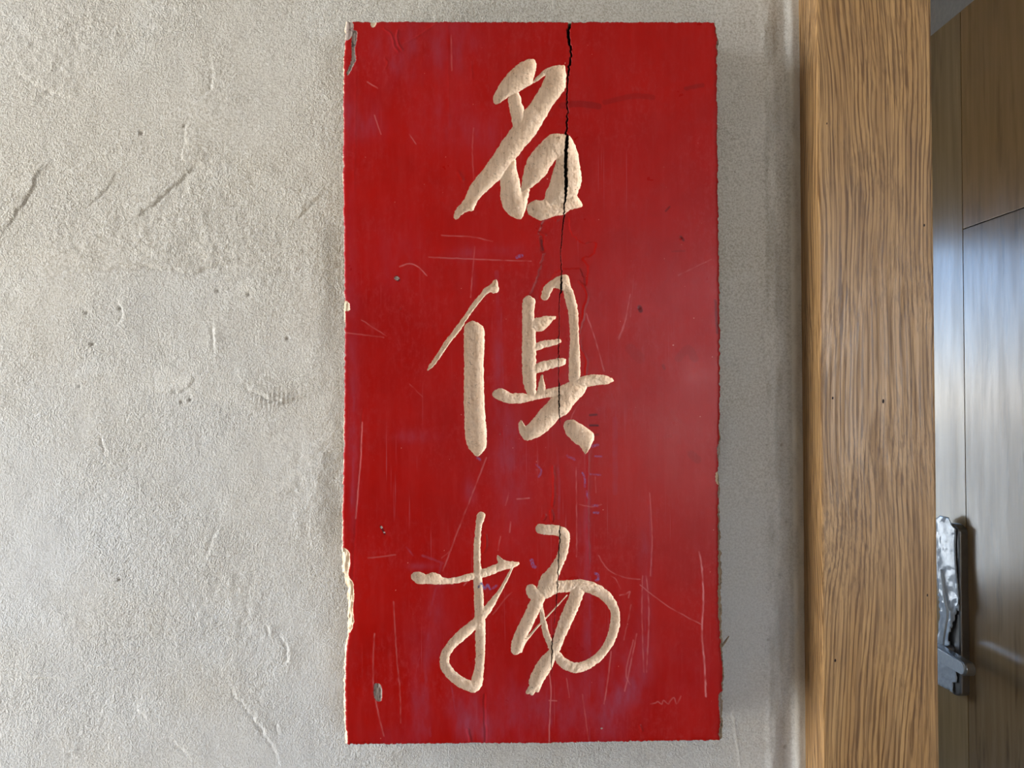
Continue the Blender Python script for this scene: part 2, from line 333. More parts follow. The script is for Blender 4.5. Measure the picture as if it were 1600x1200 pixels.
def plaster_wall():
    a = unproject(-30, 600, 0)[0]; b = PL + 0.004
    z1 = unproject(600, -30, 0)[2]; z0 = unproject(600, 1230, 0)[2]
    xs = np.concatenate([np.linspace(RX0, a, 14)[:-1], np.linspace(a, b, 640)])
    zs = np.concatenate([np.linspace(0, z0, 10)[:-1], np.linspace(z0, z1, 600), np.linspace(z1, H, 8)[1:]])
    X, Z = np.meshgrid(xs, zs); Pt = np.stack([X, np.zeros_like(X), Z], -1)
    px, py = project(Pt)
    h = np.zeros_like(X)                                           # outward relief in metres (towards the room)
    h += 0.0012 * fbm(px/130, py/110, 3, 3) + 0.0005*fbm(px/26, py/26, 8, 3)
    q = (px*0.75 + py*0.65); r = (px*0.65 - py*0.75)
    diag = smooth(0.05, 0.5, fbm(px/190+3, py/190, 21, 2)+0.25)
    h += 0.0006 * diag * fbm(q/80, r/8, 5, 3)*(1-smooth(380, 440, py)) + 0.0009*(1-diag)*fbm(px/9+2, py/9, 15, 2)*smooth(-.1, .4, fbm(px/120, py/120, 25, 2))                     # trowel drag marks
    # trowel laps: a step on one side that fades away
    laps = [([(0,372),(22,340),(48,300),(62,270),(95,255)], 46, 1.0), ([(205,345),(232,326),(255,308),(282,284),(310,255)], 40, 1.1),
            ([(285,196),(290,222),(283,246),(300,255),(320,262)], 36, .8), ([(330,100),(332,130),(322,148),(300,160)], 30, .8),
            ([(60,432),(140,424),(210,418),(260,420),(300,428),(340,415),(385,402)], 46, 1.2), ([(400,425),(450,422),(540,418)], 30, .8),
            ([(180,470),(188,482),(190,498),(178,508)], 22, 1.0), ([(333,508),(333,530),(335,552)], 18, 1.6),
            ([(382,600),(392,612),(412,620),(440,628),(470,622)], 22, 1.8), ([(160,683),(162,696),(166,706)], 12, 1.4),
            ([(440,772),(460,768),(472,778)], 16, .8), ([(415,978),(422,992)], 12, 1.6), ([(438,990),(446,1010),(450,1028),(440,1040)], 14, 1.5),
            ([(360,1070),(368,1090),(385,1108),(405,1135),(428,1172),(436,1195)], 26, 1.2), ([(432,1130),(436,1148)], 12, 1.2),
            ([(105,1175),(115,1182)], 10, 1.3), ([(208,1102),(222,1118),(232,1130)], 20, .9), ([(262,1155),(280,1168),(300,1188)], 20, .8),
            ([(340,820),(330,845),(322,870)], 26, .9), ([(240,610),(262,616),(290,608),(306,590)], 24, 1.0), ([(460,345),(480,325),(505,300)], 24, .9),
            ([(120,330),(160,305),(185,270)], 34, .7), ([(70,60),(140,30),(190,38)], 40, .7), ([(20,110),(70,140),(120,160)], 34, .8)]
    for pts, L, A in laps:
        V = catmull(pts, False, 4); bx0, bx1 = V[:,0].min()-120, V[:,0].max()+120; by0, by1 = V[:,1].min()-120, V[:,1].max()+120
        m = (px > bx0) & (px < bx1) & (py > by0) & (py < by1)
        if not m.any(): continue
        x = px[m] + 5*vnoise(px[m]/7, py[m]/7, 77); y = py[m] + 5*vnoise(px[m]/7+9, py[m]/7, 78)
        best = np.full(x.shape, 1e9); sg = np.ones(x.shape); tt = np.zeros(x.shape); N = len(V)
        for i in range(N-1):
            ax, ay = V[i]; ex, ey = V[i+1]-V[i]; LL = ex*ex+ey*ey+1e-9
            t = np.clip(((x-ax)*ex+(y-ay)*ey)/LL, 0, 1); d = np.hypot(x-ax-t*ex, y-ay-t*ey)
            k = d < best; best = np.where(k, d, best); sg = np.where(k, np.sign((x-ax)*ey-(y-ay)*ex), sg); tt = np.where(k, (i+t)/(N-1), tt)
        fade = np.sin(np.pi*np.clip(tt, .04, .96))**0.6 * np.exp(-np.maximum(0, best-L*2)/L)
        dd = best*sg
        h[m] += 0.0011*A*fade*(np.exp(-np.abs(dd)/L)*smooth(-1.5, 1.5, dd)) - 0.0010*A*fade*np.exp(-(dd/2.2)**2)
    rip = np.exp(-(((px-430)/32)**2+((py-624+0.15*(px-430))/12)**2)); h += 0.0006*rip*np.sin(px*0.9)
    rip = np.exp(-((r+690)/16)**2)*smooth(1050, 1110, py)*(px < 440)*(px > 340); h += 0.0005*rip*fbm(px/6, py/6, 61, 2)
    # the plaster returns to the jamb: a rough trowelled line, a dip and a smooth bead
    jx = px - (1247 + (py-600)*0.0095)                              # pixels from the jamb
    h += 0.0016*smooth(-60, -46, jx)*(1-smooth(-44, -32, jx))*(0.6+0.8*vnoise(px/6, py/26, 31))
    h -= 0.0022*smooth(-36, -27, jx)*(1-smooth(-17, -9, jx))
    h += 0.0030*smooth(-15, -4, jx)
    dents = np.zeros_like(h)
    for (dx, dy, rr) in [(221,208,2.6),(288,197,2.2),(144,538,2.6),(135,489,2.2),(297,625,2.4),(283,629,2),(188,482,2.4),(340,455,2),(388,460,2.4),(449,529,2.4),(186,906,2.2),(1222,696,2.2),(1219,899,2),(1228,1168,2.4),(1230,816,2),(124,604,2),(389,461,2.5),(1200,1000,1.8)]:
        dents = np.maximum(dents, np.exp(-((px-dx)**2+(py-dy)**2)/rr**2))
    h -= 0.0022*dents
    for (sx, sy, ex, ey) in [(45,1058,105,1060), (140,1040,180,1045), (1144,1110,1156,1195)]:
        v, _, _ = sd_line(px, py, [(sx, sy, 1.6), (ex, ey, 1.0)]); h += 0.0006*smooth(-1, 1, v)
    Pt[..., 1] = -h
    inside = (px > -30) & (px < 1300) & (py > -30) & (py < 1230)
    Pt[..., 1] = np.where(inside, Pt[..., 1], -0.0003)
    v = Pt.reshape(-1, 3); ny, nx = X.shape
    i = np.arange(ny*nx).reshape(ny, nx)
    f = np.stack([i[:-1, :-1], i[:-1, 1:], i[1:, 1:], i[1:, :-1]], -1).reshape(-1, 4)
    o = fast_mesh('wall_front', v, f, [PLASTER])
    me = o.data
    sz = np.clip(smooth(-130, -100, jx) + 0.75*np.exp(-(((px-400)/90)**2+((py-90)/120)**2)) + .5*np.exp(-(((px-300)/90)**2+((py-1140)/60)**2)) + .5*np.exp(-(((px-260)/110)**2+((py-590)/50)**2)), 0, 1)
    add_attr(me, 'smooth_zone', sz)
    dirt_shade = 0.35*smooth(-52, -46, jx)*(1-smooth(-28, -14, jx))*np.clip(0.6+1.6*fbm(px/14, py/60, 91, 3), 0, 1) + 0.5*dents
    dirt_shade += 0.45*np.exp(-(np.abs(px-515)/16)**2)*smooth(30, 190, py)*(1-smooth(800, 1020, py))*np.clip(.35+1.6*fbm(px/30, py/80, 12, 3), 0, 1)  # shade beside the board's left edge, painted into the wall colour
    add_attr(me, 'dirt_shade', np.clip(dirt_shade, 0, 1))
    pale = 0.8*smooth(-12, -9, jx)*np.clip(.7+fbm(px/9, py/40, 44, 2), 0, 1)
    pale += 0.55*np.exp(-(((px-388)/12)**2+((py-452)/12)**2)) + 0.3*np.exp(-(((px-265)/50)**2+((py-600)/22)**2)) + .25*np.exp(-(((px-350)/25)**2+((py-620)/14)**2))
    for (sx, sy, ex, ey) in [(45,1058,105,1060), (140,1040,180,1045), (1144,1110,1156,1195)]:
        v_, _, _ = sd_line(px, py, [(sx, sy, 1.4), (ex, ey, 1.0)]); pale += 0.5*smooth(-1, 1, v_)
    add_attr(me, 'patch', (0.22*smooth(-14, 14, py-425-24*fbm(px/40, py/40, 33, 3))+0.78*smooth(420, 860, py+160*fbm(px/150, py/150, 37, 3)))*np.clip(.75+.8*fbm(px/160, py/120, 35, 3), 0, 1))
    add_attr(me, 'pale', np.clip(pale, 0, 1))
    return o
def fast_mesh(name, v, f, mats, mat_idx=None, parent=None):
    v = np.asarray(v, np.float32); f = np.asarray(f, np.int32); me = bpy.data.meshes.new(name)
    me.vertices.add(len(v)); me.vertices.foreach_set('co', v.ravel())
    me.loops.add(f.size); me.loops.foreach_set('vertex_index', f.ravel())
    me.polygons.add(len(f)); me.polygons.foreach_set('loop_start', np.arange(len(f), dtype=np.int32)*f.shape[1])
    for m in mats: me.materials.append(m)
    if mat_idx is not None: me.polygons.foreach_set('material_index', np.asarray(mat_idx, np.int32))
    me.update(calc_edges=True); me.polygons.foreach_set('use_smooth', np.ones(len(f), bool))
    o = bpy.data.objects.new(name, me); COL.objects.link(o)
    if parent: attach(o, parent)
    return o
def add_attr(me, name, a):
    at = me.attributes.new(name, 'FLOAT', 'POINT'); at.data.foreach_set('value', np.asarray(a, np.float32).ravel())

tag(plaster_wall(), 'rough beige trowelled plaster wall behind the red signboard', 'wall', S)
tag(box('wall_front_core', (RX0, 0.006, 0), (PL+0.002, WT, H), ROOMWALL), 'solid core of the plaster wall with its far side', 'wall', S)
tag(box('wall_front_right', (XD+0.045, 0, 0), (RX1, WT, H), ROOMWALL), 'plaster wall on the far side of the doorway', 'wall', S)
tag(box('wall_front_lintel', (PL+0.002, 0.001, 2.29), (XD+0.045, WT, H), ROOMWALL), 'plaster lintel above the doorway', 'wall', S)

# oak jamb of the doorway
def jamb():
    bm = bmesh.new(); box_bm(bm, (PL, PF, 0.0), (PR, WT+0.02, 2.29))
    o = bm_obj('trim_1', bm, [OAK], None, 0.0022, 2)
    return tag(o, 'thick oak door jamb with open grain standing beside the plaster wall', 'door jamb', S)
jb = jamb()
for k, (x_, y_, r_) in enumerate([(1380, 627, .0017), (1301, 622, .0011), (1292, 193, .0009), (1444, 352, .0011), (1449, 930, .0011), (1305, 1032, .0012)]):
    c_ = unproject(x_, y_, PF); bm = bmesh.new(); bmesh.ops.create_icosphere(bm, subdivisions=1, radius=r_)
    for v_ in bm.verts: v_.co = Vector((c_[0]+v_.co.x*(.7+.3*(k % 2)), c_[1]+v_.co.y*.25, c_[2]+v_.co.z*1.5))
    bm_obj('wood_speck', bm, [CRACK], jb)

def wall_with_hole(name, axis, at, thick, lo, hi, hlo, hhi, mat, label):
    """wall in the plane axis=at; lo/hi and the hole are (u, z)"""
    bm = bmesh.new()
    def bx(u0, z0, u1, z1):
        if u1-u0 < 1e-4 or z1-z0 < 1e-4: return
        if axis == 'X': box_bm(bm, (at, u0, z0), (at+thick, u1, z1))
        else: box_bm(bm, (u0, at, z0), (u1, at+thick, z1))
    bx(lo[0], lo[1], hlo[0], hi[1]); bx(hhi[0], lo[1], hi[0], hi[1]); bx(hlo[0], lo[1], hhi[0], hlo[1]); bx(hlo[0], hhi[1], hhi[0], hi[1])
    return tag(bm_obj(name, bm, [mat]), label, 'wall', S)
def window(name, axis, at, lo, hi, ncol, label):
    c = ((at, (lo[0]+hi[0])/2, lo[1]) if axis == 'X' else ((lo[0]+hi[0])/2, at, lo[1]))
    root = tag(empty(name, c), label, 'window', S); b = 0.035
    def bx(nm, u0, z0, u1, z1, t, m):
        if axis == 'X': return box(nm, (at-t, u0, z0), (at+t, u1, z1), m, root)
        return box(nm, (u0, at-t, z0), (u1, at+t, z1), m, root)
    bm = bmesh.new()
    for (u0, z0, u1, z1) in [(lo[0], lo[1], lo[0]+b, hi[1]), (hi[0]-b, lo[1], hi[0], hi[1]), (lo[0]+b, lo[1], hi[0]-b, lo[1]+b), (lo[0]+b, hi[1]-b, hi[0]-b, hi[1])]:
        if axis == 'X': box_bm(bm, (at-.03, u0, z0), (at+.03, u1, z1))
        else: box_bm(bm, (u0, at-.03, z0), (u1, at+.03, z1))
    bm_obj('window_frame', bm, [FRAME], root)
    wdt = (hi[0]-lo[0]-2*b)/ncol
    for k in range(ncol):
        u0 = lo[0]+b+k*wdt; u1 = u0+wdt
        if k: bx('mullion', u0-.014, lo[1]+b, u0+.014, hi[1]-b, .024, FRAME)
        bx('pane', u0+(.014 if k else 0), lo[1]+b, u1-(.014 if k < ncol-1 else 0), hi[1]-b, .003, GLASS)
    return root

WL = ((-1.10, 0.05), (-0.09, 2.62))         # glazed opening in the left wall (y, z)
WB = ((0.80, 0.80), (2.70, 2.25))           # window behind the camera (x, z)
WF = ((-1.75, 0.50), (0.10, 2.30))          # glazed opening of the next room (x, z)
wall_with_hole('wall_left', 'X', RX0-WT, WT, (RY0, 0), (RB, H), *WL, ROOMWALL, 'pale side wall with a tall glazed opening')
wall_with_hole('wall_back', 'Y', RY0-WT, WT, (RX0-WT, 0), (RX1+WT, H), *WB, ROOMWALL, 'pale wall behind the viewer with a wide window')
wall_with_hole('wall_far', 'Y', RB, WT, (RX0-WT, 0), (RXB+WT, H), *WF, GREYWALL, 'far wall of the next room with a tall glazed opening')
tag(box('wall_right', (RX1, RY0, 0), (RX1+WT, WT, H), ROOMWALL), 'pale side wall opposite the glazed opening', 'wall', S)
tag(box('wall_far_right', (RXB, WT, 0), (RXB+WT, RB, H), GREYWALL), 'grey plaster wall behind the open door', 'wall', S)
tag(box('floor', (RX0-WT, RY0-WT, -0.12), (RX1+WT, RB+WT, 0.0), FLOOR), 'brown wooden floor of both rooms', 'floor', S)
tag(box('ceiling', (RX0-WT, RY0-WT, H), (RX1+WT, RB+WT, H+0.15), CEIL), 'pale flat ceiling over both rooms', 'ceiling', S)
tag(box('ground', (-40, -40, -0.5), (40, 60, -0.3), GROUND), 'sunlit pale concrete ground outside the windows', 'ground', S)
window('window_1', 'X', RX0-WT*0.6, *WL, 2, 'tall two-pane window in the left wall')
window('window_2', 'Y', RY0-WT*0.6, *WB, 2, 'wide two-pane window behind the viewer')
window('window_3', 'Y', RB+0.032, *WF, 2, 'tall glazed opening of the next room mirrored in the door')
hp = math.pi/2
dl = portal('daylight_left', (RX0-0.03, (WL[0][0]+WL[1][0])/2, (WL[0][1]+WL[1][1])/2), (0, -hp, 0), WL[1][1]-WL[0][1]-.08, WL[1][0]-WL[0][0]-.08)
dl.data.cycles.is_portal = False; dl.data.energy = LEFT_WATTS; dl.data.color = (1.0, 0.985, 0.955)
db = portal('daylight_back', ((WB[0][0]+WB[1][0])/2, RY0-0.03, (WB[0][1]+WB[1][1])/2), (hp, 0, 0), WB[1][0]-WB[0][0]-.08, WB[1][1]-WB[0][1]-.08)
db.data.cycles.is_portal = False; db.data.energy = BACK_WATTS; db.data.color = (1.0, 0.955, 0.89)
portal('daylight_far', ((WF[0][0]+WF[1][0])/2, RB+WT+.01, (WF[0][1]+WF[1][1])/2), (-hp, 0, 0), WF[1][0]-WF[0][0], WF[1][1]-WF[0][1])

# ---------------------------------------------------------------- the open door
def door():
    def yat(px): return float(unproject_x(px, 600, XD)[1])
    y_joint = yat(1507); y_free = yat(1440); y_hinge = 0.03
    ztop = float(unproject_x(1457, 54, XD)[2]); zj = float(unproject_x(1508, 357, XD)[2]); z0 = 0.008; t = 0.042
    zl = 0.62
    root = tag(empty('door_1', (XD+t/2, (y_free+y_hinge)/2, 0)), 'varnished brown veneer door standing open, a film-wrapped handle on it', 'door', S)
    g = 0.0012
    box('door_core', (XD+0.004, y_hinge+.002, z0), (XD+t, y_free-.002, ztop-.002), CRACK, root)
    box('stile', (XD, y_joint+g, z0), (XD+t*.6, y_free, ztop), VEN_S, root, 0.0003)
    box('panel', (XD, y_hinge, zj+g), (XD+t*.6, y_joint-g, ztop), VEN_P, root, 0.0003)
    box('panel', (XD, y_hinge, zl+g), (XD+t*.6, y_joint-g, zj-g), VEN_M, root, 0.0003)
    box('panel', (XD, y_hinge, z0), (XD+t*.6, y_joint-g, zl-g), VEN_P, root, 0.0003)
    # handle: a long round-ended case, its film wrap, a lever that points towards the hinges
    d1 = float(unproject_x(1513, 900, XD)[1]); d2 = d1+0.058; zt = float(unproject_x(1500, 818, XD)[2]); zb = float(unproject_x(1495, 1080, XD)[2])
    hd = empty('door_handle', (XD, (d1+d2)/2, (zt+zb)/2)); attach(hd, root); hd['label'] = 'long metal handle wrapped in crumpled white film'
    th = 0.018; yc = (d1+d2)/2; hw = (d2-d1)/2
    def capsule(y_c, w_, z0_, z1_, n=14):
        pts = []
        for k in range(n+1):
            a = math.pi*k/n; pts.append((y_c+w_*math.cos(a), z1_-w_*0.55+w_*0.55*math.sin(a)))
        for k in range(n+1):
            a = math.pi+math.pi*k/n; pts.append((y_c+w_*math.cos(a), z0_+w_*0.55+w_*0.55*math.sin(a)))
        return pts
    def slab(name, pts, xa, xb, mat, bev, par):
        bm = bmesh.new(); lo = [bm.verts.new((xa, p[0], p[1])) for p in pts]; hi = [bm.verts.new((xb, p[0], p[1])) for p in pts]
        bm.faces.new(lo); bm.faces.new(hi[::-1]); n = len(pts)
        for k in range(n): bm.faces.new((lo[k], hi[k], hi[(k+1) % n], lo[(k+1) % n]))
        bmesh.ops.recalc_face_normals(bm, faces=list(bm.faces))
        top = [e for e in bm.edges if all(abs(v.co.x-xa) < 1e-6 for v in e.verts)]
        bmesh.ops.bevel(bm, geom=top, offset=bev, segments=3, profile=0.5, affect='EDGES', clamp_overlap=True)
        return bm_obj(name, bm, [mat], par)
    slab('backplate', capsule(yc, hw, zb, zt), XD-th, XD+0.0005, METAL, 0.004, hd)
    # film: crumpled sheet over the face, flaring past the far edge
    ny, nz = 14, 70; V = []; Fc = []
    for j in range(nz+1):
        z = zt+0.012-(zt-zb+0.006)*j/nz; s = j/nz
        for i in range(ny+1):
            u = i/ny; near = d1+0.003+0.006*math.sin(9*s)+(0.016 if s > .93 else 0)*s; far = d2+0.016+0.008*math.sin(7*s+1)
            y = near+(far-near)*u
            if s < 0.05: y = yc+0.012+(y-yc)*(0.35+s*13)
            x = XD-th-0.0022-0.0045*abs(math.sin(6.3*s+2.6*u))*u-0.003*random.random()*(1 if s > .45 else .35)
            V.append((x, y, z))
    for j in range(nz):
        for i in range(ny):
            s = j/nz; u = i/ny
            if 0.50 < s < 0.80 and u < 0.40-abs(s-.68)*1.8: continue       # the torn opening
            a = j*(ny+1)+i; Fc.append((a, a+1, a+ny+2, a+ny+1))
    f = mesh_obj('film_wrap', V, Fc, [FILM], hd, True); f['label'] = 'crumpled white protective film'
    md = f.modifiers.new('thick', 'SOLIDIFY'); md.thickness = 0.0006
    # loose rolled film edge hanging as a strand
    pts = [(XD-th-.006, d2-.002, zt-.10), (XD-th-.009, yc+.010, zt-.155), (XD-th-.010, yc-.002, zt-.185), (XD-th-.012, yc+.006, zt-.225), (XD-th-.010, yc+.016, zt-.262)]
    tube('film_strand', pts, [.0022, .0030, .0030, .0026, .0018], FILM, hd)
    # lever
    zl_ = float(unproject_x(1490, 1036, XD-0.06)[2]); xl = XD-0.052
    tube('lever_neck', [(XD-th+.002, yc, zl_), (xl+.004, yc, zl_)], [.011, .010], METAL, hd)
    yl1 = float(unproject_x(1513, 1040, xl-.006)[1])
    bm = bmesh.new(); L = []
    n = 16
    prof = [(-.009, -.011), (.009, -.011), (.009, .011), (-.009, .011)]
    pts = []
    for k in range(n+1):
        a = -math.pi/2+math.pi*k/n; pts.append((yl1+.011-.011*math.cos(a), zl_+.0125*math.sin(a)))
    for (y, z) in [(yc-.02, zl_+.0135), (yc+.012, zl_+.012), (yc+.014, zl_-.012), (yc-.02, zl_-.0135)]: pts.append((y, z))
    slab('lever', pts, xl-.010, xl+.008, METAL, 0.003, hd)
    fl = slab('lever_film', [(yl1+.006+(p[0]-yl1)*.96, zl_+(p[1]-zl_)*.92) for p in pts], xl-.0116, xl-.0098, FILM, 0.0004, hd)
    fl['label'] = 'white protective film on the lever'
    return root
def tube(name, pts, rad, mat, parent=None, n=10):
    P = catmull([(*p, r) for p, r in zip(pts, rad)], False, 5); V = []; Fc = []
    for k, p in enumerate(P):
        d = Vector(P[min(k+1, len(P)-1)][:3]-P[max(k-1, 0)][:3]).normalized(); u = d.orthogonal().normalized(); w_ = d.cross(u)
        for i in range(n):
            a = 2*math.pi*i/n; V.append(Vector(p[:3])+float(p[3])*(math.cos(a)*u+math.sin(a)*w_))
    for k in range(len(P)-1):
        for i in range(n): Fc.append((k*n+i, k*n+(i+1) % n, (k+1)*n+(i+1) % n, (k+1)*n+i))
    Fc.append(tuple(range(n))[::-1]); Fc.append(tuple(range((len(P)-1)*n, len(P)*n)))
    return mesh_obj(name, V, Fc, [mat], parent, True)
door()

# ---------------------------------------------------------------- the carved signboard
def C1(p): return [(680+x/4.0, 70+y/4.0) for x, y in p]
def C2(p): return [(640+x/3.75, 410+y/3.75) for x, y in p]
def C3(p): return [(620+q[0]/3.637, 780+q[1]/3.637) + ((q[2]/3.637,) if len(q) > 2 else ()) for q in p]
CH1 = [C1(p) for p in [
 [(600,87),(626,98),(634,140),(622,185),(603,243),(560,272),(524,292),(470,318),(420,352),(380,376),(362,358),(363,325),(385,280),(420,225),(470,165),(530,112)],
 [(600,243),(640,195),(680,158),(720,138),(770,127),(760,150),(705,178),(660,212),(618,240)],
 [(695,165),(735,135),(790,128),(813,142),(817,245),(795,300),(740,372),(690,455),(620,570),(560,640),(500,715),(440,790),(405,840),(340,900),(275,960),(240,1033),(212,1040),(180,1052),(150,1078),(128,1092),(117,1075),(125,1035),(182,965),(222,875),(300,775),(370,680),(420,600),(485,515),(530,470),(555,415),(590,372),(650,280),(688,200)],
 [(460,325),(495,298),(522,298),(540,360),(556,410),(550,490),(530,522),(490,517),(475,450),(455,350)],
 [(500,712),(455,745),(410,830),(406,900),(412,980),(435,1035),(475,1072),(525,1088),(548,1072),(562,1035),(578,970),(588,905),(560,900),(538,920),(525,840),(508,775)],
 [(537,925),(540,868),(556,780),(585,705),(640,635),(695,580),(728,558),(780,556),(825,566),(840,620),(820,690),(760,712),(722,762),(690,812),(650,852),(605,888),(565,908)],
 [(760,705),(790,600),(830,565),(865,610),(890,670),(905,760),(915,830),(905,890),(885,940),(860,980),(820,1000),(760,1010),(700,990),(685,940),(710,880),(735,800)],
 [(572,1015),(590,990),(630,970),(670,972),(690,960),(740,985),(800,960),(870,938),(900,965),(920,1005),(870,1025),(830,1040),(800,1062),(740,1075),(660,1098),(620,1080),(585,1060)]]]
CH2 = [C2(p) for p in [
 [(510,98),(518,130),(522,170),(495,182),(475,175),(430,210),(390,260),(340,330),(290,405),(240,470),(190,540),(150,600),(105,635),(115,600),(160,540),(200,470),(250,405),(310,325),(360,250),(410,190),(440,150),(480,125),(490,105)],
 [(330,365),(355,345),(380,345),(415,365),(437,400),(437,500),(433,600),(435,720),(440,850),(450,980),(452,1060),(440,1100),(400,1137),(370,1115),(335,1065),(322,950),(318,800),(320,600),(318,400)],
 [(665,215),(690,195),(715,200),(735,225),(730,300),(737,400),(740,550),(740,770),(715,778),(690,770),(665,700),(658,560),(660,400),(660,260)],
 [(770,190),(790,140),(830,105),(870,82),(905,72),(930,80),(935,130),(905,165),(875,158),(850,150),(835,165),(815,205),(793,222),(772,210)],
 [(890,90),(905,75),(932,85),(942,130),(965,190),(985,280),(992,400),(998,550),(1000,670),(980,700),(950,705),(932,680),(935,560),(940,440),(930,300),(905,190)],
 [(700,360),(730,330),(790,315),(857,318),(830,350),(790,395),(750,405),(715,385)],
 [(700,515),(740,475),(800,455),(882,450),(880,475),(830,490),(780,505),(720,525)],
 [(718,615),(760,585),(820,572),(905,560),(917,585),(900,605),(840,620),(780,640),(735,645)],
 [(775,655),(790,700),(795,750),(780,780),(745,780),(755,720)],
 [(483,765),(512,743),(550,742),(590,765),(650,766),(720,770),(800,743),(870,727),(940,700),(1000,672),(1080,657),(1150,664),(1200,692),(1155,713),(1080,722),(1040,732),(960,770),(900,790),(830,788),(740,805),(650,825),(580,825),(530,810),(490,788)],
 [(1040,735),(960,700),(900,725),(850,775),(780,850),(720,920),(680,960),(652,920),(638,960),(645,1000),(680,1042),(750,1025),(820,975),(880,910),(920,890),(965,830)],
 [(902,960),(920,925),(960,922),(1010,950),(1060,985),(1080,1010),(1075,1050),(1040,1115),(1025,1120),(1000,1080),(960,1050),(920,1010)]]]
CH3 = [C3(p) for p in [
 [(478,97,25),(466,150,18),(460,200,18),(455,300,20),(458,400,21),(463,500,26),(467,600,27),(474,700,28),(475,800,28),(473,900,26),(466,980,28),(450,1050,34),(434,1070,28)],
 [(432,1068,32),(380,1048,31),(320,1008,31),(277,950,29),(273,890,26),(310,830,26),(370,770,30),(430,720,28),(480,668,26),(530,605,22),(580,530,12),(620,460,9),(658,385,6)],
 [(105,440,24),(130,448,33),(165,456,26),(212,450,34),(258,465,20),(330,462,17),(420,440,20),(500,418,24),(560,396,24),(610,378,22)],
 [(815,168,27),(850,172,30),(920,180,28),(948,196,31),(952,240,29),(942,310,28),(915,370,30),(888,420,36),(862,462,48),(845,500,46)],
 [(764,512,30),(775,540,32),(800,545,34)],
 [(808,560,36),(765,650,37),(715,750,36),(688,815,36),(678,858,28)],
 [(845,522,42),(900,500,36),(960,495,34),(1040,490,34),(1110,505,34),(1180,545,31),(1225,600,27),(1241,660,26),(1236,730,28),(1214,800,26),(1170,870,24),(1110,925,25),(1040,955,29),(990,953,28),(940,925,29),(908,880,20),(892,858,12)],
 [(822,600,8),(825,650,13),(840,730,17),(862,800,19),(882,842,20)],
 [(1030,520,36),(1000,600,38),(960,690,37),(925,780,32),(908,845,24)],
 [(884,872,26),(846,935,42),(804,1005,42),(784,1045,34)],
 [(790,1040,22),(745,1096,13)], [(800,1045,20),(768,1102,13)], [(815,1025,20),(798,1088,11)],
 [(705,865,9),(725,815,8),(790,735,6),(850,672,4.5),(968,545,3.2)]]]
CH3P = [C3([(570,318),(590,332),(612,345),(640,352),(690,358),(694,372),(650,392),(600,404),(575,398),(572,360)])]

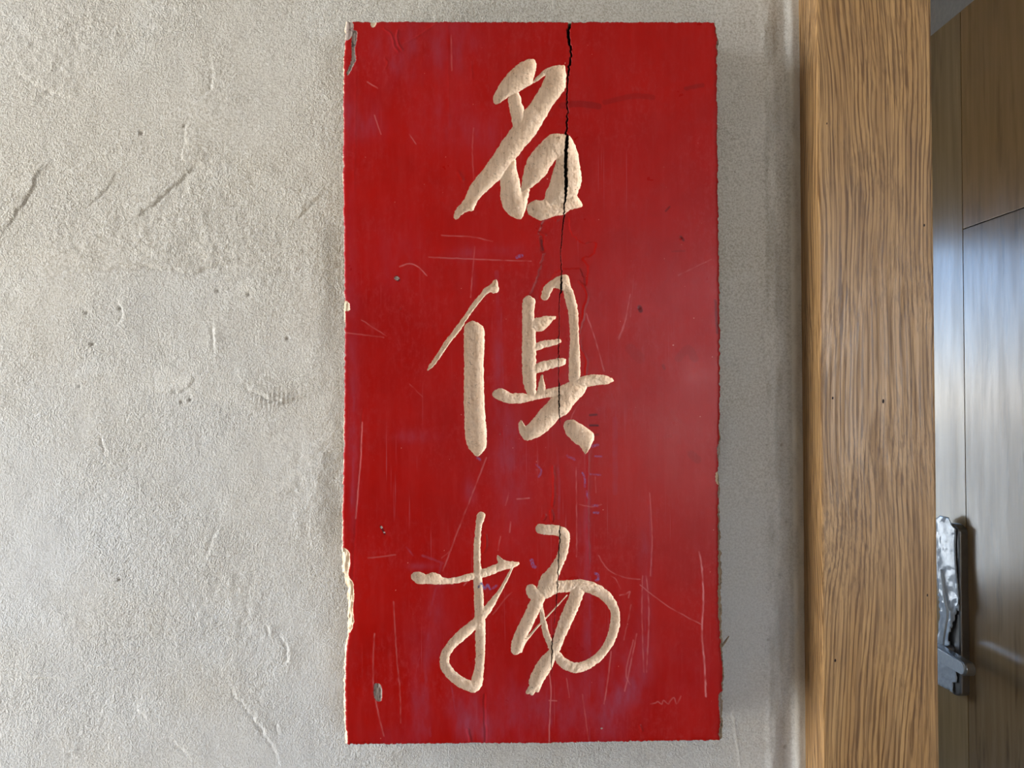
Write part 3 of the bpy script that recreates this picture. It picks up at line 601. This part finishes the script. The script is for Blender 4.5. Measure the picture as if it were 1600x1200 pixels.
def board():
    # grid of the painted face in picture coordinates, uneven at its edges
    L = lambda y: np.interp(y, [33,100,260,360,500,700,800,880,905,920,985,1010,1080,1130,1164], [541,537,536,537,538.5,537,535,535.5,541,545,545,541,538.5,540,541])
    Rr = lambda y: np.interp(y, [33,60,100,300,420,640,740,940,1050,1110,1164], [1117,1121,1120.5,1122,1124,1125,1122.5,1122.5,1129,1127,1124.5])
    xs = np.unique(np.concatenate([np.arange(541, 852.01, 1.0), np.arange(852, 900.01, 0.5), np.arange(900, 1122.01, 1.0)]))
    ys = np.arange(33.0, 1164.01, 1.0)
    X, Y = np.meshgrid(xs, ys)
    lx = L(Y) + 1.6*vnoise(Y/5, Y*0, 2) + 1.0*vnoise(Y/1.7, Y*0, 3); rx = Rr(Y) + 2.2*vnoise(Y/6, Y*0, 4) + 1.0*vnoise(Y/1.7, Y*0, 5)
    X = X + (lx-541)*(1-smooth(0, 40, X-541)) + (rx-1122)*smooth(1082, 1122, X)
    ty = 33.5+0.6*(X-541)/580 + 1.2*vnoise(X/6, X*0, 6) + 1.2*vnoise(X/2, X*0, 7); by = np.interp(X, [541, 860, 1122], [1163.5, 1161, 1157]) + 1.5*vnoise(X/5, X*0, 8) + 1.5*vnoise(X/1.8, X*0, 9)
    Y = Y + (ty-33)*(1-smooth(0, 30, Y-33)) + (by-1164)*smooth(1124, 1164, Y)

    ny, nx = X.shape
    phi = np.full(X.shape, -50.0); dep = np.zeros(X.shape)          # dep: depth in pixels
    wob = lambda x, y, s: 1.2*vnoise(x/4.5, y/4.5, s)+1.1*vnoise(x/2, y/2, s+1)
    def window_of(pts, pad=6):
        P = np.array(pts)[:, :2]; m = (X > P[:,0].min()-pad-12) & (X < P[:,0].max()+pad+12) & (Y > P[:,1].min()-pad-12) & (Y < P[:,1].max()+pad+12)
        r = np.where(m.any(1))[0]; c = np.where(m.any(0))[0]; return slice(r[0], r[-1]+1), slice(c[0], c[-1]+1)
    def carve(pts, line, seed):
        sl = window_of(pts); x, y = X[sl], Y[sl]
        if line:
            V = catmull(pts, False, 4); v, rr, ss = sd_line(x, y, V); v = v+wob(x, y, seed)*np.minimum(1, rr/5); R = np.maximum(rr, 0.8)
        else:
            V = catmull(pts, True, 4); v = sd_poly(x, y, V)+wob(x, y, seed); R = np.full(x.shape, max(3.0, v.max()))
        t = np.clip(v/R, 0, 1); D = np.minimum(0.57*R, 8.5)
        prof = np.sqrt(np.maximum(0, 1-(1-t)**2))
        d = D*prof*(1+0.22*fbm(x/7, y/7, seed+5, 2)) + (v > 0)*np.minimum(1, v/2)*(1.3*fbm(x/5, y/9, seed+9, 3)+1.1*vnoise(x/2.6, y/2.6, seed+12))
        d = np.where(v > 0, np.maximum(d, 0.05*v), 0)
        phi[sl] = np.maximum(phi[sl], v); dep[sl] = np.maximum(dep[sl], d)
    for k, p in enumerate(CH1): carve(p, False, 100+k*20)
    for k, p in enumerate(CH2): carve(p, False, 400+k*20)
    for k, p in enumerate(CH3): carve(p, True, 700+k*20)
    for k, p in enumerate(CH3P): carve(p, False, 990+k*20)
    phi = np.where(np.abs(phi) < 0.02, 0.02*np.where(phi >= 0, 1, -1), phi)

    # the long crack between the two planks
    ck = [(890,30,2.6),(889,60,2.2),(893,85,1.4),(889.5,105,1.6),(887,125,1.0),(886,150,.9),(887,175,1.1),(885.5,205,1.2),(885.5,214,2.6),(885,245,2.7),(885.5,285,2.6),(883.5,310,1.5),(882,330,.9),(879.5,352,.6),(878,372,0.5),(876.5,400,0.3),(878,428,0.6),(878,436,1.4),(877,452,1.4),(874.5,466,.4),(874,500,.25),(873,545,.55),(873,590,.2),(873.8,604,.9),(874.5,640,.9),(874.6,656,.4),(873,690,-.5),(866,780,-.5),(874,815,-.1),(875,830,.75),(873,880,.75),(871.5,920,.5),(866,980,.1),(863,1005,.8),(863,1022,.8),(862,1048,.2),(860,1100,-.3),(858.5,1163,.1)]
    sl = window_of(ck); x, y = X[sl], Y[sl]
    cv, cr_, _ = sd_line(x + 1.6*vnoise(y/4, y*0, 51)+2.0*vnoise(y/2.2, y*0, 52)*(1-smooth(200, 420, y)*.6), y, catmull(ck, False, 3)); cv = cv + 0.9*vnoise(x/1.5, y/2.2, 55)*np.clip(cr_, 0, 1)
    crack = np.full(X.shape, -50.0); crack[sl] = cv
    cxl = np.interp(Y, [p[1] for p in ck], [p[0] for p in ck])

    # chips and losses: (outline, kind, depth px)
    bare = np.full(X.shape, -50.0); grime = np.full(X.shape, -50.0); ext = np.zeros(X.shape)
    def blob(pts, arr, d, seed, n=1.2):
        sl = window_of(pts); x, y = X[sl], Y[sl]; v = sd_poly(x, y, catmull(pts, True, 3))+n*(vnoise(x/2.5, y/4, seed)+vnoise(x/1.5, y/2, seed+1))
        arr[sl] = np.maximum(arr[sl], v); ext[sl] += np.where(v > 0, np.minimum(1, v/1.5)*d*(0.7+0.8*vnoise(x/2, y/9, seed+3)), 0)
    blob([(533,868),(545,862),(547,880),(545,900),(552,912),(553,935),(551,955),(553,970),(549,984),(543,992),(533,995)], bare, 4.5, 1)
    blob([(552,49),(558,50),(557,65),(554.5,80),(556,93),(551,104),(545,117),(541,115),(547,101),(550,88),(549,68)], grime, 2.5, 11)
    blob([(532,36),(550,34),(552,48),(546,62),(536,60)], grime, 0.7, 13, .6)
    blob([(580,30),(587,30),(588,37),(585,42),(580,42)], bare, 1.5, 21, .6)
    blob([(532,472),(540,470),(545,474),(547,482),(542,486),(532,484)], bare, 2.5, 31)
    blob([(532,485),(539,485),(538,515),(532,518)], bare, 1, 35, .5)
    blob([(585,1070),(592,1068),(597,1076),(596,1094),(588,1095),(584,1086)], grime, 3.5, 41)
    blob([(1119,738),(1126,738),(1126,757),(1120,756),(1118,748)], bare, 2, 51, .6)
    blob([(1118,33),(1126,33),(1126,74),(1119,76),(1121,60)], grime, 1.5, 61, .8)
    blob([(1123,1085),(1135,1085),(1135,1150),(1123,1150),(1126,1130),(1124,1110)], grime, 1.5, 71)
    blob([(533,1140),(542,1144),(541,1170),(533,1170)], bare, 1.5, 81, .6)
    blob([(1120,700),(1124,735),(1122,775),(1128,790),(1128,700)], grime, .8, 83, .8)
    for k, (a, b, r, d) in enumerate([(620,435,4,2),(628,483,3,.8),(999,482,3.5,.6),(596,824,2.2,1),(600,832,2,1),(845,733,2.5,.8),(1064,372,3,.8),(1045,323,2.5,.6),(1003,334,3,.5),(783,678,3,.8),(839,733,3,.6),(944,1167-1,2,.4),(871,771,1.5,.5),(940,1138,2,1)]):
        blob([(a-r,b),(a,b-r*.8),(a+r,b),(a,b+r*.8)], grime if d >= 1 else bare*0-50, d, 200+k*5, .6)
    nicks = np.where((Y-33.5 < 2.2) | (by-Y < 2.2), fbm(X/4, Y/3, 66, 2)-0.42, -1); bare = np.maximum(bare, np.where(nicks > 0, nicks, -50))

    # paint relief: flaked area between the upper characters, blisters and ridges
    rel = np.zeros(X.shape)
    flake = [(853,338),(846,352),(840,364),(847,372),(850,395),(845,412),(841,428),(833,452),(828,462),(848,470),(858,452),(868,425),(905,420),(915,445),(918,418),(912,404),(925,398),(932,384),(926,378),(912,381),(898,370),(890,358),(888,340),(870,345)]
    sl = window_of(flake); x, y = X[sl], Y[sl]; fl = sd_poly(x, y, catmull(flake, True, 3))+3.0*vnoise(x/5, y/5, 301)+1.5*vnoise(x/2, y/2, 302)
    rel[sl] += 0.75*smooth(-.6, .8, fl)                              # bare of the top coat: lower
    ridges = [([(905,440),(914,450),(918,465),(913,480),(910,500),(904,520),(907,545),(916,560),(915,585)],.9,.5), ([(840,364),(852,366)],1,.8), ([(846,372),(848,392)],2,-1.0),
              ([(600,45),(612,55),(616,72),(622,80)],.9,.55), ([(622,48),(620,62),(628,78)],.9,.6), ([(630,68),(655,55),(680,38)],.5,.35),
              ([(864,730),(866,760),(864,790)],1.2,.6), ([(861,800),(863,812)],2.2,.7), ([(848,812),(852,806)],1.8,.5), ([(640,640),(690,640)],.1,.0),
              ([(602,92),(606,98),(602,108)],.8,.35), ([(556,60),(556,140),(553,300)],.6,.15), ([(566,640),(562,720),(557,800),(553,860),(551,905)],.6,-.25), ([(758,835),(760,850),(756,862)],.7,.5),
              ([(757,1085),(757,1110),(759,1160)],.9,-.5), ([(731,1140),(735,1158)],1.2,.6), ([(1000,1134),(1003,1142)],1,.5),
              ([(717,270),(722,280)],1.5,.5), ([(736,95),(738,125)],.6,.2), ([(700,40),(702,200)],.5,.12),([(920,700),(918,790),(920,880)],.7,.3)]
    for k, (p, r, a) in enumerate(ridges):
        V = catmull([(q[0], q[1], r) for q in p], False, 4); sl = window_of(V); x, y = X[sl], Y[sl]
        v, _, _ = sd_line(x+1.6*vnoise(x/5, y/5, 500+k), y+1.6*vnoise(x/5, y/5, 530+k), V); rel[sl] -= a*np.exp(-np.maximum(0, -v+.0)**2/.8)*smooth(-3, 0, v)
    rel += 0.35*fbm(X/60, Y/140, 71, 3) + 0.10*fbm(X/9, Y/16, 72, 2)

    dep = np.where(phi > 0, dep, 0)
    depth = dep + np.where(phi > 0, 0, rel*np.clip(-phi/1.5, 0, 1)) + np.where(phi > 0, 0, ext)
    depth = np.where(crack > 0, np.maximum(depth, dep+np.minimum(16, 5+8*crack)), depth)
    mmpx = (DW+BF)/F                                                 # metres per pixel on the face
    ringdrop = np.minimum.reduce([X-lx, rx-X, Y-ty, by-Y]); depth = depth + 1.6*np.exp(-np.maximum(ringdrop, 0)/1.6)  # worn arris

    # wear: scratches, scuffs, ink, dark marks
    scr = np.zeros(X.shape); scu = np.zeros(X.shape); ink = np.zeros(X.shape); drk = np.zeros(X.shape)
    def line(arr, p, r, a, seed=0, jit=0.6, brk=0.0):
        V = catmull([(q[0], q[1], r) for q in p], False, 4); sl = window_of(V); x, y = X[sl], Y[sl]
        v, _, ss = sd_line(x+jit*vnoise(x/6, y/6, seed+3), y+jit*vnoise(x/6+4, y/6, seed+4), V)
        g = a*smooth(-.9, .5, v)
        if brk: g = g*np.clip(.5+2.4*brk*vnoise(ss/9, ss*0, seed+7)+.3, 0, 1)
        arr[sl] = np.maximum(arr[sl], g)
    for k, (p, r, a) in enumerate([
        ([(1092,862),(1097,890),(1099,940),(1097,990),(1101,1040),(1103,1088)],.9,1.0), ([(1000,914),(1040,945),(1070,962),(1096,976)],.45,.6), ([(1000,905),(975,902),(950,890),(935,868)],.4,.5),
        ([(760,715),(735,780),(712,838),(692,892)],.5,.5), ([(585,990),(583,1060),(590,1110),(600,1150)],.7,.5), ([(615,940),(620,1030),(625,1080),(626,1130)],.45,.45),
        ([(624,417),(640,412),(655,418),(667,431)],.45,.7), ([(670,402),(720,404),(790,407),(830,408)],.4,.6), ([(690,368),(735,370),(770,377)],.4,.5), ([(742,385),(738,430),(735,465)],.4,.5),
        ([(916,490),(930,530),(944,580)],.6,.55), ([(978,498),(970,520),(966,528)],.4,.6), ([(985,460),(975,510),(967,530)],.4,.5), ([(985,495),(990,430)],.2,.3),
        ([(905,630),(892,655),(895,680)],.4,.6), ([(900,730),(901,800),(901,870)],.5,.5), ([(566,660),(564,710),(560,760),(556,810)],.5,.8), ([(858,1048),(861,1080),(859,1120),(858,1160)],.6,.7),
        ([(1060,430),(1112,405)],.4,.35), ([(565,500),(604,525)],.4,.4), ([(540,520),(600,527)],.4,.4), ([(585,180),(595,210)],.4,.6), ([(640,210),(650,225)],.4,.5), ([(574,128),(590,138)],.6,.5),
        ([(705,55),(706,110)],.4,.4), ([(740,200),(738,240),(742,300)],.4,.35), ([(1016,1100),(1024,1098),(1028,1096),(1034,1100),(1037,1094),(1044,1100),(1047,1096),(1053,1090),(1057,1100),(1064,1088)],.5,.5),
        ([(955,900),(962,905),(970,920)],.4,.5), ([(968,930),(978,928),(984,924),(982,934)],.5,.6), ([(975,1000),(986,945)],.4,.4), ([(955,1018),(950,1060),(944,1100)],.5,.6),
        ([(1010,900),(1014,960),(1010,1050)],.6,.5), ([(1004,900),(1003,960),(1006,1050)],.5,.45), ([(995,990),(985,1040),(976,1080)],.5,.6), ([(990,1000),(978,1050),(985,1070)],.5,.5),
        ([(885,1060),(890,1090)],.4,.4), ([(910,1085),(920,1158)],.4,.35), ([(775,870),(815,930),(840,935)],.01,.0), ([(725,915),(733,905)],.5,.6), ([(808,780),(827,778)],.6,.7), ([(795,770),(790,790)],.4,.5),
        ([(798,815),(796,832)],.5,.6), ([(782,838),(778,860)],.4,.5), ([(870,1095),(858,1095)],.6,.6), ([(770,960),(790,935),(800,925)],.4,.4), ([(1015,770),(1019,840),(1016,900)],.5,.45),
        ([(930,745),(931,770)],.4,.4), ([(905,788),(925,792),(940,788)],.4,.5), ([(1085,760),(1100,765)],.01,0), ([(660,620),(640,600)],.3,.3), ([(575,872),(618,867)],.5,.4), ([(690,872),(705,860)],.3,.3)]):
        line(scr, p, r, a, 40*k, .8, .5)
    for (cx, cy, rx_, ry_, a) in [(620,85,40,40,.5),(700,70,45,45,.6),(575,190,25,30,.45),(690,190,50,40,.3),(760,215,30,35,.3),(652,682,28,9,.8),(735,765,10,20,.6),(790,690,30,60,.35),(800,770,30,70,.35),
        (680,1000,40,40,.25),(655,1100,12,60,.6),(665,1080,8,70,.6),(720,1110,28,26,.6),(740,1140,22,18,.85),(758,1120,5,35,.9),(800,1110,60,50,.4),(872,1110,60,50,.45),(955,1110,22,45,.9),(985,1070,16,30,.9),(1008,1000,10,80,.6),
        (1008,880,9,60,.45),(918,950,6,200,.5),(916,820,4,60,.6),(905,860,4,60,.5),(960,1030,60,50,.25),(610,1150,40,30,.2),(690,910,18,6,.7),(660,885,20,5,.6),(680,960,12,40,.5),(620,400,40,60,.22),(778,560,7,60,.5),(785,660,14,40,.4),
        (740,430,4,70,.2),(1080,1050,40,60,.12),(870,640,20,60,.2),(905,720,14,40,.4),(540,180,14,70,.4),(548,500,14,200,.25),(552,700,7,160,.4),(730,395,25,12,.4),(790,390,30,10,.35),(955,640,25,12,.3)]:
        scu += a*np.exp(-((X-cx)/rx_)**2-((Y-cy)/ry_)**2)
    scu *= np.clip(.75+1.1*fbm(X/14, Y/34, 808, 3), 0.05, 1.3)
    for k, (p, r, a) in enumerate([([(776,425),(780,520),(786,620)],3.0,.40), ([(783,480),(786,600)],.8,.6), ([(921,770),(922,900),(921,1170)],1.0,.7), ([(914,880),(914,1100)],.8,.6), ([(961,655),(961,770)],4,.3), ([(1008,900),(1008,1050)],1.2,.6), ([(787,620),(788,740)],.7,.7),
        ([(553,620),(552,720),(549,800)],1.6,.7), ([(870,700),(874,760),(873,810)],1.5,.5), ([(1015,790),(1018,900)],1.0,.6), ([(664,1035),(672,1150)],2,.5), ([(676,1035),(662,1010),(648,1060)],.6,.5), ([(690,880),(672,960),(668,1000)],1.5,.6), ([(635,855),(645,868)],1,.7), ([(660,868),(692,880)],1.6,.7), ([(705,1070),(715,1120),(740,1150)],1.0,.8), ([(700,1100),(740,1104),(765,1110)],.6,.6), ([(960,700),(962,640),(955,615)],.5,.5)]):
        line(scu, p, r, a, 3000+30*k, 1.0, .4)
    for k, (p, r, a) in enumerate([([(748,918),(753,912),(757,920),(762,914),(766,921)],1.4,.95), ([(770,919),(776,915)],1.2,.8), ([(831,876),(833,884),(836,886)],2.4,.95), ([(930,896),(934,898),(935,905),(931,907)],1.4,.95), ([(808,402),(815,399)],2.2,.6),
        ([(910,739),(914,748),(914,760)],1.2,.6), ([(917,768),(918,778)],1,.6), ([(922,741),(938,742)],1,.5), ([(926,790),(934,790)],1.6,.5), ([(928,801),(935,801)],1.6,.5), ([(926,697),(934,695)],2.0,.45), ([(930,713),(940,713)],1.2,.4), ([(886,712),(898,718)],1.5,.3), ([(746,716),(750,718)],1.5,.5), ([(838,726),(846,735),(842,745)],1.2,.4)]):
        line(ink, p, r, a, 5000+30*k, .8)
    for k, (p, r, a) in enumerate([([(922,649),(932,648)],1.5,.75), ([(922,665),(934,665)],1.4,.9), ([(928,680),(934,679)],1.5,.4), ([(878,165),(905,162),(935,166)],5,.30), ([(945,160),(990,150),(1020,152)],4,.22), ([(1072,138),(1098,133)],3,.3), ([(1040,330),(1046,323)],1.2,.6), ([(1064,370),(1068,376)],1.5,.7), ([(999,480),(1001,485)],3,.7), ([(595,823),(601,834)],1.4,.8), ([(620,434),(622,436)],3.4,.9), ([(1118,470),(1121,520)],2,.5), ([(1050,393),(1070,392)],1,.3),
        ([(846,375),(848,390)],1.2,.6), ([(1060,560),(1075,545),(1085,560)],6,.18), ([(1080,710),(1090,718)],6,.2), ([(1036,571),(1038,576)],2,.35), ([(985,545),(1000,560)],8,.12)]):
        line(drk, p, r, a, 7000+30*k, 1.0)
    drk = np.maximum(drk, 0.55*np.exp(-((X-533)/16)**2-((Y-45)/14)**2))

    P = unproject(X, Y, BF); P = P + np.stack([0*X, depth*mmpx, 0*X], -1)
    V = P.reshape(-1, 3); att = {'scratch': scr, 'scuff': np.clip(scu, 0, 1), 'ink': ink, 'dark': drk}
    att = {k: a.ravel() for k, a in att.items()}
    idx = np.arange(ny*nx).reshape(ny, nx)
    quads = np.stack([idx[:-1, :-1], idx[1:, :-1], idx[1:, 1:], idx[:-1, 1:]], -1).reshape(-1, 4)   # faces the camera (-Y)
    ph = phi.ravel(); ins = ph > 0
    nin = ins[quads].sum(1)
    mean = lambda a: a.ravel()[quads].mean(1)
    fc, fb, fg = mean(crack) > 0, mean(bare) > 0, mean(grime) > 0
    mi = np.where(fc, 3, np.where(fg, 2, np.where(fb, 1, 0)))
    fy = mean(Y); fx = mean(X); left = fx < mean(cxl)
    chid = np.where(fy < 385, 0, np.where(fy < 752, 1, 2))
    full_in = (nin == 4) & ~fc; full_out = (nin == 0) | ((nin == 4) & fc)
    mixed = np.where((nin > 0) & (nin < 4))[0]
    # exact outlines: split the cells that the carved edge crosses
    newv = []; nat = {k: [] for k in att}; cache = {}; base = len(V)
    Xf, Yf = X.ravel(), Y.ravel(); nondep = np.where(ins, 0, depth.ravel())
    def cut(a, b):
        key = (a, b) if a < b else (b, a)
        if key in cache: return cache[key]
        t = ph[a]/(ph[a]-ph[b]); p = unproject(Xf[a]+t*(Xf[b]-Xf[a]), Yf[a]+t*(Yf[b]-Yf[a]), BF)
        p = p + np.array([0, (nondep[a] if not ins[a] else nondep[b])*mmpx, 0]); newv.append(p)
        for k in att: nat[k].append(att[k][a]*(1-t)+att[k][b]*t)
        cache[key] = base+len(newv)-1; return cache[key]
    poly_in = [[], [], []]; poly_out = [[], []]; out_m = [[], []]
    for q in mixed:
        c = quads[q]; pin = []; pout = []
        for k in range(4):
            a, b = int(c[k]), int(c[(k+1) % 4])
            (pin if ins[a] else pout).append(a)
            if ins[a] != ins[b]: m = cut(a, b); pin.append(m); pout.append(m)
        if fc[q]: poly_out[0 if left[q] else 1].append(pin); out_m[0 if left[q] else 1].append(3)
        else: poly_in[chid[q]].append(pin)
        poly_out[0 if left[q] else 1].append(pout); out_m[0 if left[q] else 1].append(int(mi[q]))
    VA = np.vstack([V, np.array(newv)]); AT = {k: np.concatenate([att[k], np.array(nat[k])]) for k in att}
    zb = float(unproject(830, 1160, BF)[2])
    root = tag(empty('carved_signboard', (float(unproject(830, 1160, BF)[0]), BF/2, zb)), 'red painted wooden signboard with three carved characters hung on the plaster wall', 'signboard')
    def build(name, quad_sel, polys, mats, qmi=None, pmi=None):
        Q = quads[quad_sel]; tri = []; tm = []
        for k, p in enumerate(polys):
            for j in range(1, len(p)-1): tri.append((p[0], p[j], p[j+1])); tm.append(pmi[k] if pmi else 0)
        T = np.array(tri, np.int64).reshape(-1, 3)
        used = np.unique(np.concatenate([Q.ravel(), T.ravel()])); remap = np.full(len(VA), -1); remap[used] = np.arange(len(used))
        me = bpy.data.meshes.new(name); v = VA[used].astype(np.float32)
        me.vertices.add(len(v)); me.vertices.foreach_set('co', v.ravel())
        li = np.concatenate([remap[Q].ravel(), remap[T].ravel()]).astype(np.int32)
        me.loops.add(len(li)); me.loops.foreach_set('vertex_index', li)
        st = np.concatenate([np.arange(len(Q))*4, len(Q)*4+np.arange(len(T))*3]).astype(np.int32)
        me.polygons.add(len(st)); me.polygons.foreach_set('loop_start', st)
        for m in mats: me.materials.append(m)
        if qmi is not None: me.polygons.foreach_set('material_index', np.concatenate([qmi[quad_sel], np.array(tm)]).astype(np.int32))
        me.update(calc_edges=True); me.polygons.foreach_set('use_smooth', np.ones(len(st), bool))
        for k in AT: add_attr(me, k, AT[k][used])
        o = bpy.data.objects.new(name, me); COL.objects.link(o); attach(o, root); return o
    MM = [RED, BARE, GRIME, CRACK]
    a = build('plank', full_out & left, poly_out[0], MM, mi, out_m[0]); a['label'] = 'wide left plank of the board with scuffed red paint'
    b = build('plank', full_out & ~left, poly_out[1], MM, mi, out_m[1]); b['label'] = 'narrower right plank of the board with scuffed red paint'
    for k, lb in enumerate(['top cream carved character, broad strokes', 'middle cream carved character with long upright strokes', 'bottom cream carved character in thin looping strokes']):
        o = build('carved_character', full_in & (chid == k), poly_in[k], [CARVED]); o['label'] = lb
    # body of the board: worn arris, edges and back
    ring = np.concatenate([idx[0, :], idx[1:, -1], idx[-1, -2::-1], idx[-2:0:-1, 0]]); n = len(ring)
    side = np.concatenate([np.zeros(nx), np.ones(ny-1), np.full(nx-1, 2), np.full(ny-2, 3)]).astype(int)
    gx, gy = Xf[ring], Yf[ring]; nz = lambda s: 0.5+vnoise(gy/9+gx/9, gx*0, s)+.5*vnoise(gy/3+gx/3, gx*0, s+1)
    wr = np.interp(gy, [33,70,110,300,360,600,780,830,960,1040,1100,1150,1164], [1.5,2.2,1.0,1.2,1.6,1.5,3,5.5,6.5,3,3.5,6,4])
    wl = np.interp(gy, [33,200,480,530,800,880,905,985,1000,1060,1164], [2.5,1.5,1.5,1,2.2,3.5,5,4,4.5,4,4.5])
    off = np.choose(side, [1.0*nz(1), wr*(.6+.5*nz(3)), 1.8*nz(5), wl*(.35+.45*nz(7))]); off = np.maximum(off, .3)
    dx = np.choose(side, [0*off, off, 0*off, -off]); dy = np.choose(side, [-off, 0*off, off, 0*off])
    for c_ in (0, nx-1, nx+ny-2, nx+ny-2+nx-1):
        dx[c_] = 1.5 if gx[c_] > 800 else -2; dy[c_] = 1.2 if gy[c_] > 600 else -.8
    front = V[ring]; y1 = BF+0.0042+0.003*np.clip(nz(9), 0, 1)
    mid = unproject(gx+dx, gy+dy, BF+0.002); mid[:, 1] = y1
    back = mid.copy(); back[:, 1] = -0.0012
    vv = np.vstack([front, mid, back]); ff = []; fm = []
    for k in range(n):
        j = (k+1) % n; ff.append((k, j, n+j, n+k)); s = side[k]
        fm.append(1 if s == 1 else 0); ff.append((n+k, n+j, 2*n+j, 2*n+k)); fm.append(1)  # side faces darkened to cut bounced light on the plaster
    ff.append(tuple(range(2*n, 3*n))); fm.append(1)
    o = mesh_obj('board_edge', vv, ff, [BARE, EDGE], root, False, fm); o['label'] = 'bare worn wood around the rim of the board'
    # sliver of wood sticking out behind the right edge
    p0 = unproject(1126, 1012, -0.018); p1 = unproject(1139, 994, -0.02)
    s = tube('splinter', [tuple(p0), tuple((p0+p1)/2+np.array([.0005, 0, .0003])), tuple(p1)], [.0012, .0011, .0006], EDGE, root, 6); s['label'] = 'thin brown sliver of wood'
    return root
board()
